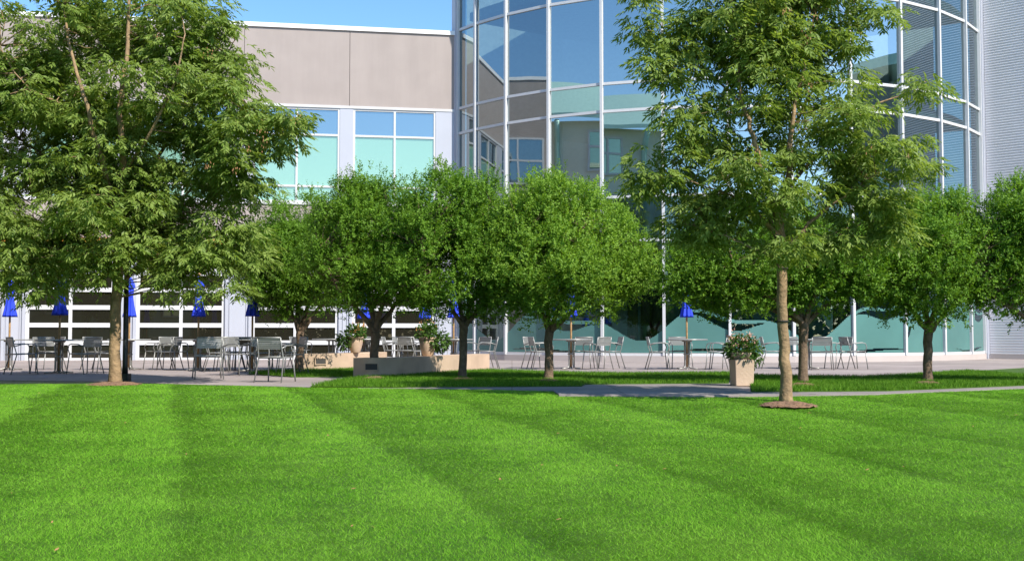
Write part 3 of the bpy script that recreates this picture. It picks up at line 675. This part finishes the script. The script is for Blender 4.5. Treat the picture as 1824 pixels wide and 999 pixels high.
# brown seed clusters hanging in the ash crowns
def seeds(root, spots, Y, base):
    for px,py,dy in spots:
        mb = MB(); c = P(px,py,Y+dy)
        for _ in range(14):
            q = c + Vector(rng.normal(0,0.045,3)); a = rng.uniform(0,6.28); l = 0.04
            mb.add([q, q+Vector((0.008*cos(a),0.008*sin(a),-l*0.5)), q+Vector((0,0,-l)), q-Vector((0.008*cos(a),0.008*sin(a),l*0.5))], [(0,1,2,3)])
        mb.build('seed_cluster', M['seed'], root, off=base)
seeds(ash1, [(417,298,-1.6),(370,292,-1.6),(530,208,-1.1),(440,262,-1.4),(465,232,-1.3),(280,62,-1.2),(374,92,-1.0),(470,255,-1.4)], YL, bL)
seeds(ash2, [(1440,62,-0.9),(1400,20,-0.9),(1452,30,-0.9),(1345,265,-1.0),(1440,150,-0.9),(1285,312,-0.9),(1545,265,-0.8)], YR, bR)

dup(ash1, (-13.5, 15.5, -0.06), 2.1, 'ash tree outside the frame seen only mirrored in the curved glass')
# --- the row of round-headed ornamental trees
G1 = 'round-headed trees between lawn and terrace'
def pear(px, py, Y, lab, lobes, forks, tr=0.085, npuff=190, fork_y=570, lm='leaf_pear'):
    b = (X(px,Y), Y, 0.03); lobes = [(l[0], l[1]+(13 if l[1] < 470 else 3), l[2]*0.97)+tuple(l[3:]) for l in lobes]
    trunk = [((px,py,0),tr),((px+1,(py+fork_y)/2,0),tr*0.9),((px+2,fork_y,0),tr*0.95)]
    limbs = []
    for k,(fx,fy,dy) in enumerate(forks):
        limbs.append([((px+2,fork_y+4,0),tr*0.6),((px+(fx-px)*0.4,fork_y-(fork_y-fy)*0.45,dy*0.4),tr*0.45),((fx,fy,dy),tr*0.28),((px+(fx-px)*1.4,fy-70,dy*1.5),tr*0.1)])
    tree('ornamental_tree', lab, 'tree', b, trunk, limbs, lobes, Y, 'pear', M[lm], M['bark_pear'], int(npuff*1.5), 0.27, 372, G1, twig_r=0.009)
    mulch(px, py+1, 0.22, 0.034)
pear(533,662,26.0,'small dark tree standing in front of the rear seat wall',
     [(525,455,85),(480,440,60,-0.3),(585,440,75,0.3),(540,390,65),(450,470,55),(600,490,60),(500,515,50)], [(480,500,-0.3),(520,480,0.3),(570,500,0.2),(600,520,-0.2)], 0.10, 250, fork_y=590)
pear(666,674,22.7,'tree whose trunk rises in front of the shaded curved seat wall',
     [(650,400,85,0.2),(620,365,60),(690,390,75),(655,340,42),(585,450,60),(660,470,85,-0.4),(730,460,60),(620,510,55),(700,520,55)], [(600,510,-0.4),(650,480,0.4),(700,500,-0.3),(735,510,0.3)], 0.10, 210, fork_y=590)
pear(824,676,21.5,'tree behind the lit seat wall end with a bowed dark trunk',
     [(795,375,85),(770,335,48,0.2),(830,335,48,-0.2),(740,430,75,0.3),(860,400,70),(800,470,95,-0.4),(900,440,60,0.3),(730,500,50),(870,510,62)], [(770,500,-0.4),(810,470,0.4),(860,500,0.3),(890,520,-0.3)], 0.085, 230, fork_y=580)
pear(977,679,20.7,'brightest round-crowned tree with a short lit trunk by the curved glass',
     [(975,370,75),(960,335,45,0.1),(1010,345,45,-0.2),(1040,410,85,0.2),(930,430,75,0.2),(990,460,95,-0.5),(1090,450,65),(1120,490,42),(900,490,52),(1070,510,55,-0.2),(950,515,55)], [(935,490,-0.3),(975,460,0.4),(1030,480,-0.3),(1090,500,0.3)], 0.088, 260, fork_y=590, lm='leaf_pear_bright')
pear(1430,686,19.4,'tree half hidden behind the slender ash and its trunk',
     [(1400,460,85,0.3),(1330,470,75),(1265,475,65,0.2),(1220,500,42),(1480,470,80),(1550,490,55),(1310,520,50),(1450,520,60),(1400,410,60,0.6)], [(1330,500,-0.3),(1400,480,0.4),(1470,490,-0.3),(1530,510,0.3),(1270,510,0.3)], 0.085, 220, fork_y=575)
pear(1652,683,20.0,'tree with a forked trunk right of the slender ash',
     [(1650,420,85),(1600,420,65,0.2),(1700,410,65,-0.2),(1680,375,42),(1640,370,36),(1560,470,62),(1660,480,95,-0.4),(1750,460,62),(1735,510,45),(1590,510,52)], [(1585,500,-0.3),(1640,470,0.3),(1700,490,-0.3),(1740,510,0.4)], 0.085, 230, fork_y=590)
pear(1878,690,19.6,'tree cut off by the right picture edge, only crown and limb showing',
     [(1850,400,95),(1790,395,55),(1830,355,40),(1900,380,80),(1770,450,62),(1860,480,90),(1780,500,55),(1920,470,80)], [(1775,530,-0.3),(1850,490,0.3),(1900,480,-0.3),(1940,500,0.3)], 0.09, 230, fork_y=600)

# --- the far wood behind the camera that low glass mirrors
n = 26000; th = rng.uniform(-2.75, -0.4, n); rr = rng.uniform(85,120,n); hh = 3.5+2.5*np.sin(th*9)+2*np.sin(th*23+1)+2.5
pos = np.stack([rr*np.cos(th), rr*np.sin(th), rng.random(n)**0.8*(hh+3)-1], 1)
V = leaf_quads(pos, sph(n), sph(n), np.full(n,1.3), np.full(n,0.9))
tag(npmesh('far_wood', V, np.arange(len(V)).reshape(-1,4), M['wood_far']), kind='stuff', label='far belt of trees mirrored low in the glass')

# ------------------------------------------------------------------ low curved seat walls
def seatwall(label, pts, h, lights):
    pts = [Vector(p) for p in pts]; cp = curved(pts, 0.0, 8); c0 = pts[0].copy()
    root = thing('seat_wall', label, 'low wall', tuple(c0), 0, 'low curved concrete seat walls'); T = 0.42
    L, Rr = [], []
    for i,p in enumerate(cp):
        t = (cp[min(i+1,len(cp)-1)]-cp[max(i-1,0)]).normalized(); nrm = Vector((t.y,-t.x,0)); L.append(p); Rr.append(p-nrm*T)
    poly = [(p.x,p.y) for p in L] + [(p.x,p.y) for p in reversed(Rr)]
    MB().poly(poly, -0.02, h).build('wall', M['seatwall'], root, off=c0, bevel=0.012)
    for f in lights:
        i = int(f*(len(cp)-1)); p = cp[i]; t = (cp[i+1]-cp[i-1]).normalized(); nrm = Vector((t.y,-t.x,0))
        a_ = atan2(t.y,t.x); hw, z0, z1 = 0.12, h*0.42, h*0.72
        mb = MB(); mb.box(-hw,hw,-0.012,0.05,z0,z1)
        o = mb.build('recessed_light', M['recess'], root); o.location = p-c0; o.rotation_euler = (0,0,a_)
        fm = MB(); 
        for q in ((-hw-0.02,hw+0.02,z1,z1+0.02),(-hw-0.02,hw+0.02,z0-0.02,z0),(-hw-0.02,-hw,z0,z1),(hw,hw+0.02,z0,z1)): fm.box(q[0],q[1],-0.02,0.05,q[2],q[3])
        fm.build('light_surround', M['seatwall'], o)
g = lambda px,Y: (X(px,Y), Y, 0)
seatwall('rear concrete seat wall beside the dark tree and an urn', [g(540,26.4),g(585,26.6),g(640,27.6),g(690,29.2)], 0.42, [0.25])
seatwall('front concrete seat wall, shaded at one end and sunlit at the other', [g(630,22.5),g(668,22.3),g(716,22.8),g(765,24.0),g(815,25.6),g(872,27.3)], 0.40, [0.18])

# ------------------------------------------------------------------ potted plants
def leafball(root, c, r, n, m, ln=0.09, squash=0.8, down=0.0, name='foliage'):
    d = sph(n); pos = np.array(c) + d*(r*rng.random(n)**0.45)[:,None]*np.array([1,1,squash])
    dl = unit(d + np.array([0,0,-down]) + rng.normal(0,0.4,(n,3))); nn_ = unit(d + rng.normal(0,0.6,(n,3)))
    V = leaf_quads(pos, dl, nn_, rng.uniform(0.6,1.2,n)*ln, rng.uniform(0.6,1.2,n)*ln*0.5); npmesh(name, V, np.arange(len(V)).reshape(-1,4), m, root)
def blooms(root, c, r, n, m, br=0.035, zlo=0.0):
    mb = MB()
    for _ in range(n):
        d = sph(1)[0]; d[2] = abs(d[2])*0.9+zlo; p = Vector(c)+Vector(d)*r*rng.uniform(0.8,1.1)
        for _ in range(9):
            q = p+Vector(rng.normal(0,br*0.6,3)); e = Vector(sph(1)[0])*br; f_ = Vector(sph(1)[0])*br
            mb.add([q,q+e*0.6+f_*0.4,q+e,q+e*0.6-f_*0.4],[(0,1,2,3)])
    tag(mb.build('flowers', m, root), kind='stuff')
def urn(label, loc, s, trail):
    root = thing('flower_urn', label, 'plant pot', loc, 0, 'flower urns on the seat walls')
    MB().lathe([(0.10,0),(0.115,0.02),(0.15,0.14),(0.175,0.25),(0.18,0.30),(0.17,0.335),(0.20,0.35),(0.205,0.385),(0.18,0.39),(0.165,0.36),(0.0,0.355)],28).build('pot', M['terracotta'], root)
    leafball(root, (0,0,0.47), 0.25, 520, M['leaf_pot']); leafball(root, (trail*0.20,-0.05,0.30), 0.20, 420, M['leaf_pot'], squash=1.1, down=0.8, name='trailing_foliage')
    blooms(root, (0,0,0.46), 0.26, 9, M['petal2'], 0.028, 0.2)
    root.scale = (s,s,s)
urn('clay urn on the rear seat wall with greenery trailing to one side', (X(631,27.2), 27.45, 0.42), 1.02, -1.3)
urn('clay urn with orange flowers on the sunlit front seat wall', (X(762,24.4), 24.48, 0.40), 1.05, 1.3)
pb = thing('pedestal_planter', 'square tan stone planter of dusty pink flowers by the walkway', 'planter', (X(1320,18.6), 18.6, 0.018), R(8))
MB().add([(-.155,-.155,0),(.155,-.155,0),(.155,.155,0),(-.155,.155,0),(-.165,-.165,.44),(.165,-.165,.44),(.165,.165,.44),(-.165,.165,.44)],[(0,3,2,1),(4,5,6,7),(0,1,5,4),(1,2,6,5),(2,3,7,6),(3,0,4,7)])
mb = MB(); mb.add([(-.15,-.15,0),(.15,-.15,0),(.15,.15,0),(-.15,.15,0),(-.165,-.165,.44),(.165,-.165,.44),(.165,.165,.44),(-.165,.165,.44)],[(0,3,2,1),(4,5,6,7),(0,1,5,4),(1,2,6,5),(2,3,7,6),(3,0,4,7)])
mb.build('pedestal', M['seatwall'], pb, bevel=0.012)
MB().lathe([(0.12,0.435),(0.15,0.45),(0.19,0.52),(0.2,0.55),(0.18,0.55),(0.0,0.53)],24).build('bowl', M['seatwall'], pb)
leafball(pb, (0,0,0.61), 0.28, 900, M['leaf_pot'], ln=0.08, squash=0.75); leafball(pb, (0.22,-0.02,0.52), 0.16, 220, M['leaf_pot'], ln=0.07, squash=1.3, down=0.8, name='trailing_foliage')
blooms(pb, (0,0,0.63), 0.29, 28, M['petal'], 0.034, 0.05)

# ------------------------------------------------------------------ lamp post
lp = thing('lamp_post', 'black lamp post close behind the trunk of the largest tree', 'lamp post', (X(224.5,20.6), 20.6, 0.012))
MB().box(-0.09,0.09,-0.09,0.09,0,0.14).build('base', M['black'], lp, bevel=0.012)
MB().lathe([(0.055,0.14),(0.047,0.3),(0.042,3.6)],14).build('pole', M['black'], lp)
MB().lathe([(0.05,3.6),(0.09,3.66),(0.13,3.7),(0.13,3.74)],16).build('lamp_collar', M['black'], lp)
MB().lathe([(0.12,3.741),(0.16,3.9),(0.15,4.05),(0.06,4.12)],16).build('lamp_globe', M['lampglass'], lp)

# ------------------------------------------------------------------ terrace furniture
def make_table():
    t = thing('terrace_table', 'x', 'table')
    MB().lathe([(0.0,0.715),(0.49,0.715),(0.51,0.722),(0.51,0.738),(0.5,0.745),(0.0,0.745)],40,cap=False).build('tabletop', M['tabletop'], t)
    MB().lathe([(0.12,0.68),(0.13,0.70),(0.13,0.714)],16).build('top_plate', M['steel'], t)
    for k in range(4):
        a = pi/4+k*pi/2; c_,s_ = cos(a),sin(a)
        f = lambda r,z: (r*c_, r*s_, z)
        MB().tube([f(0.075,0.69),f(0.07,0.40),f(0.07,0.12),f(0.09,0.05),f(0.15,0.028),f(0.32,0.018)],0.017,8).build('leg', M['steel'], t)
    MB().lathe([(0.085,0.36),(0.09,0.365),(0.09,0.385),(0.085,0.39)],16).build('collar', M['steel'], t)
    return t
def make_chair():
    t = thing('terrace_chair', 'x', 'chair')       # faces local -y
    for s_ in (-1,1):
        x = 0.24*s_
        MB().tube([(x*1.12,-0.25,0),(x,-0.20,0.44)],0.0125,7).build('leg', M['alu'], t)
        MB().tube([(x*1.1,0.30,0),(x,0.18,0.42),(x*0.96,0.235,0.62),(x*0.94,0.27,0.79)],0.0125,7).build('leg', M['alu'], t)
        MB().tube([(x,-0.20,0.44),(x*1.05,-0.235,0.54),(x*1.06,-0.20,0.63),(x*1.06,-0.12,0.655),(x*1.03,0.08,0.645),(x*0.97,0.225,0.60)],0.0125,7).build('armrest', M['alu'], t)
    mb = MB()
    for k in range(9):
        y = -0.21+k*0.046; z = 0.445-0.012*sin(k/8*pi); mb.box(-0.225,0.225,y,y+0.041,z-0.008,z)
    mb.build('seat', M['alu'], t)
    mb = MB(); mb.tube([(0,-0.2,0.44),(-0.24,-0.2,0.44),(-0.24,0.185,0.43),(0.24,0.185,0.43),(0.24,-0.2,0.44),(0,-0.2,0.44)],0.012,7)
    mb.build('seat_frame', M['alu'], t)
    MB().tube([(-0.226,0.272,0.79),(0.226,0.272,0.79)],0.0125,7).build('back_rail', M['alu'], t)
    mb = MB()
    for k in range(6):
        z = 0.585+k*0.034; y = 0.225+(z-0.585)*0.24; mb.box(-0.222,0.222,y-0.004,y+0.006,z,z+0.0315)
    mb.build('backrest', M['alu'], t)
    return t
def make_umbrella():
    t = thing('closed_umbrella', 'x', 'umbrella')
    MB().lathe([(0.024,0.02),(0.024,2.28)],12).build('pole', M['wood'], t)
    MB().lathe([(0.05,0.0),(0.05,0.02),(0.03,0.02),(0.03,0.06)],12).build('foot', M['steel'], t)
    prof = [(0.03,1.31),(0.135,1.30),(0.15,1.28),(0.142,1.33),(0.115,1.45),(0.09,1.60),(0.075,1.72),(0.066,1.79),(0.078,1.86),(0.085,1.95),(0.075,2.02)]
    MB().lathe(prof,48,flute=0.2,nf=8,cap=False).build('canopy', M['blue'], t)
    MB().lathe([(0.06,2.0),(0.12,1.985),(0.123,2.0),(0.10,2.10),(0.06,2.19),(0.025,2.25)],48,flute=0.12,nf=8,cap=False).build('canopy_cap', M['blue'], t)
    MB().lathe([(0.068,1.775),(0.075,1.78),(0.075,1.81),(0.068,1.815)],24).build('tie_strap', M['blue'], t)
    MB().lathe([(0.018,2.25),(0.034,2.275),(0.036,2.30),(0.02,2.33),(0.004,2.345)],14).build('finial', M['wood'], t)
    return t
PT, PC, PU = make_table(), make_chair(), make_umbrella()
used = {'t':0,'c':0,'u':0}
def put(proto, key, loc, rz, label, group):
    if used[key] == 0:
        used[key] = 1; proto.location = loc; proto.rotation_euler = (0,0,rz); proto['label'] = label; proto['group'] = group
    else: dup(proto, loc, rz, label, group)
ZPAT = 0.012
TABLES = [  # px, Y, table words, umbrella?, chairs [(dx, dy, facing deg, words)]
 (18, 27.2, 'at the terrace end, cut by the left picture edge', True, [(0.78,0.55,-50,'behind and right of the'),(-0.8,0.1,90,'on the outer side of the')]),
 (107, 24.8, 'at the first roll-up door, under the clearest blue umbrella', True, [(-0.62,-0.45,130,'back to the lawn, left of the'),(0.70,-0.35,-120,'back to the lawn, right of the'),(-0.55,0.62,35,'on the door side, left of the'),(0.85,0.55,-60,'on the door side, right of the')]),
 (231, 27.4, 'partly hidden by the trunk of the largest tree', True, [(0.55,0.55,-35,'half behind the right edge of the'),(0.92,0.05,-100,'standing apart, side-on, right of the'),(-0.8,0.1,80,'left of the')]),
 (354, 26.9, 'in front of the second roll-up door', True, [(0.75,0.30,-75,'on the right of the'),(0.55,0.75,-30,'on the door side of the'),(-0.70,0.4,70,'on the left of the'),(0.95,-0.5,-130,'turned away from the')]),
 (450, 26.3, 'beside the white column between two roll-up doors', True, [(-0.75,-0.3,110,'left of the'),(0.70,0.35,-60,'right of the'),(0.35,-0.75,-160,'back to lawn, at'),(-0.35,0.75,20,'behind the')]),
 (590, 30.5, 'behind the rear seat wall, beyond the small dark tree', False, [(-0.8,0.0,85,'left of the'),(0.35,0.75,-25,'behind the'),(0.8,-0.3,-100,'right of the')]),
 (648, 30.0, 'behind the urn on the rear seat wall', True, [(0.75,0.2,-80,'right of the'),(-0.2,0.8,10,'behind the')]),
 (757, 30.0, 'behind the urn with orange flowers', True, [(-0.85,0.0,85,'left of the'),(-0.6,0.65,40,'behind and left of the'),(0.5,0.7,-35,'behind and right of the'),(-0.35,-0.8,165,'in front of the')]),
 (808, 28.6, 'beyond the sunlit end of the front seat wall', True, [(0.85,0.1,-85,'nearest the glass at the'),(0.6,0.7,-45,'tucked in behind the'),(-0.8,-0.2,95,'left of the')]),
 (1017, 28.0, 'behind the brightest round tree, by the curved glass', True, [(-0.75,-0.25,105,'half behind the trunk, left of the'),(-0.85,0.45,60,'rear left of the'),(0.32,0.75,-15,'on the glass side of the'),(0.62,-0.35,-140,'front right of the'),(1.02,0.35,-80,'farthest right of the')]),
 (1223, 27.8, 'in front of frosted glass, left of the stone planter', True, [(-0.72,-0.10,90,'side-on, left of the'),(-0.05,0.8,5,'on the glass side of the'),(0.72,-0.20,-110,'nearest, right of the'),(1.02,0.35,-70,'partly behind pink flowers, at the')]),
 (1437, 28.2, 'behind the slender ash trunk', False, [(-0.85,0.15,85,'left of the ash trunk at the'),(0.15,-0.72,170,'showing its back at the'),(0.82,0.12,-75,'left of a facing pair at the'),(1.12,-0.10,100,'rightmost on the terrace, by the'),(-0.2,0.8,0,'on the glass side of the')]),
]
short = {}
for t_,n_ in zip(TABLES, ['table cut by the picture edge','table at the first roll-up door','table behind the largest trunk','table at the second roll-up door','table beside the white column','table behind the small dark tree','table behind the trailing urn','table behind the orange-flowered urn','table past the sunlit seat wall','table behind the brightest round tree','table left of the stone planter','table behind the slender ash']): short[t_[2]] = n_
for px,Y,wd_,umb,chs in TABLES:
    c = Vector((X(px,Y),Y,ZPAT))
    put(PT,'t',c,rng.uniform(-0.1,0.1),'round grey cafe table '+wd_,'round cafe tables on the terrace')
    if umb: put(PU,'u',c,rng.uniform(0,0.7),'closed blue umbrella in the table '+wd_.split(', ')[0],'closed blue umbrellas in the tables')
    for dx,dy,fa,cw_ in chs:
        sh = short[wd_]
        put(PC,'c',c+Vector((dx,dy,0)),R(fa),'grey metal armchair '+cw_+' '+sh,'metal armchairs on the terrace')
for px,Y,fa,lab in ((492,20.2,165,'grey metal armchair nearest the lawn, alone in tree shade with its back turned'),
                    (372,21.6,200,'grey metal armchair empty on the shaded paving right of the largest tree'),
                    (428,23.6,60,'grey metal armchair between the two shaded front chairs and the white column'),
                    (520,23.4,-60,'grey metal armchair just left of the dark tree trunk')):
    put(PC,'c',(X(px,Y),Y,ZPAT+0.006),R(fa),lab,'metal armchairs on the terrace')
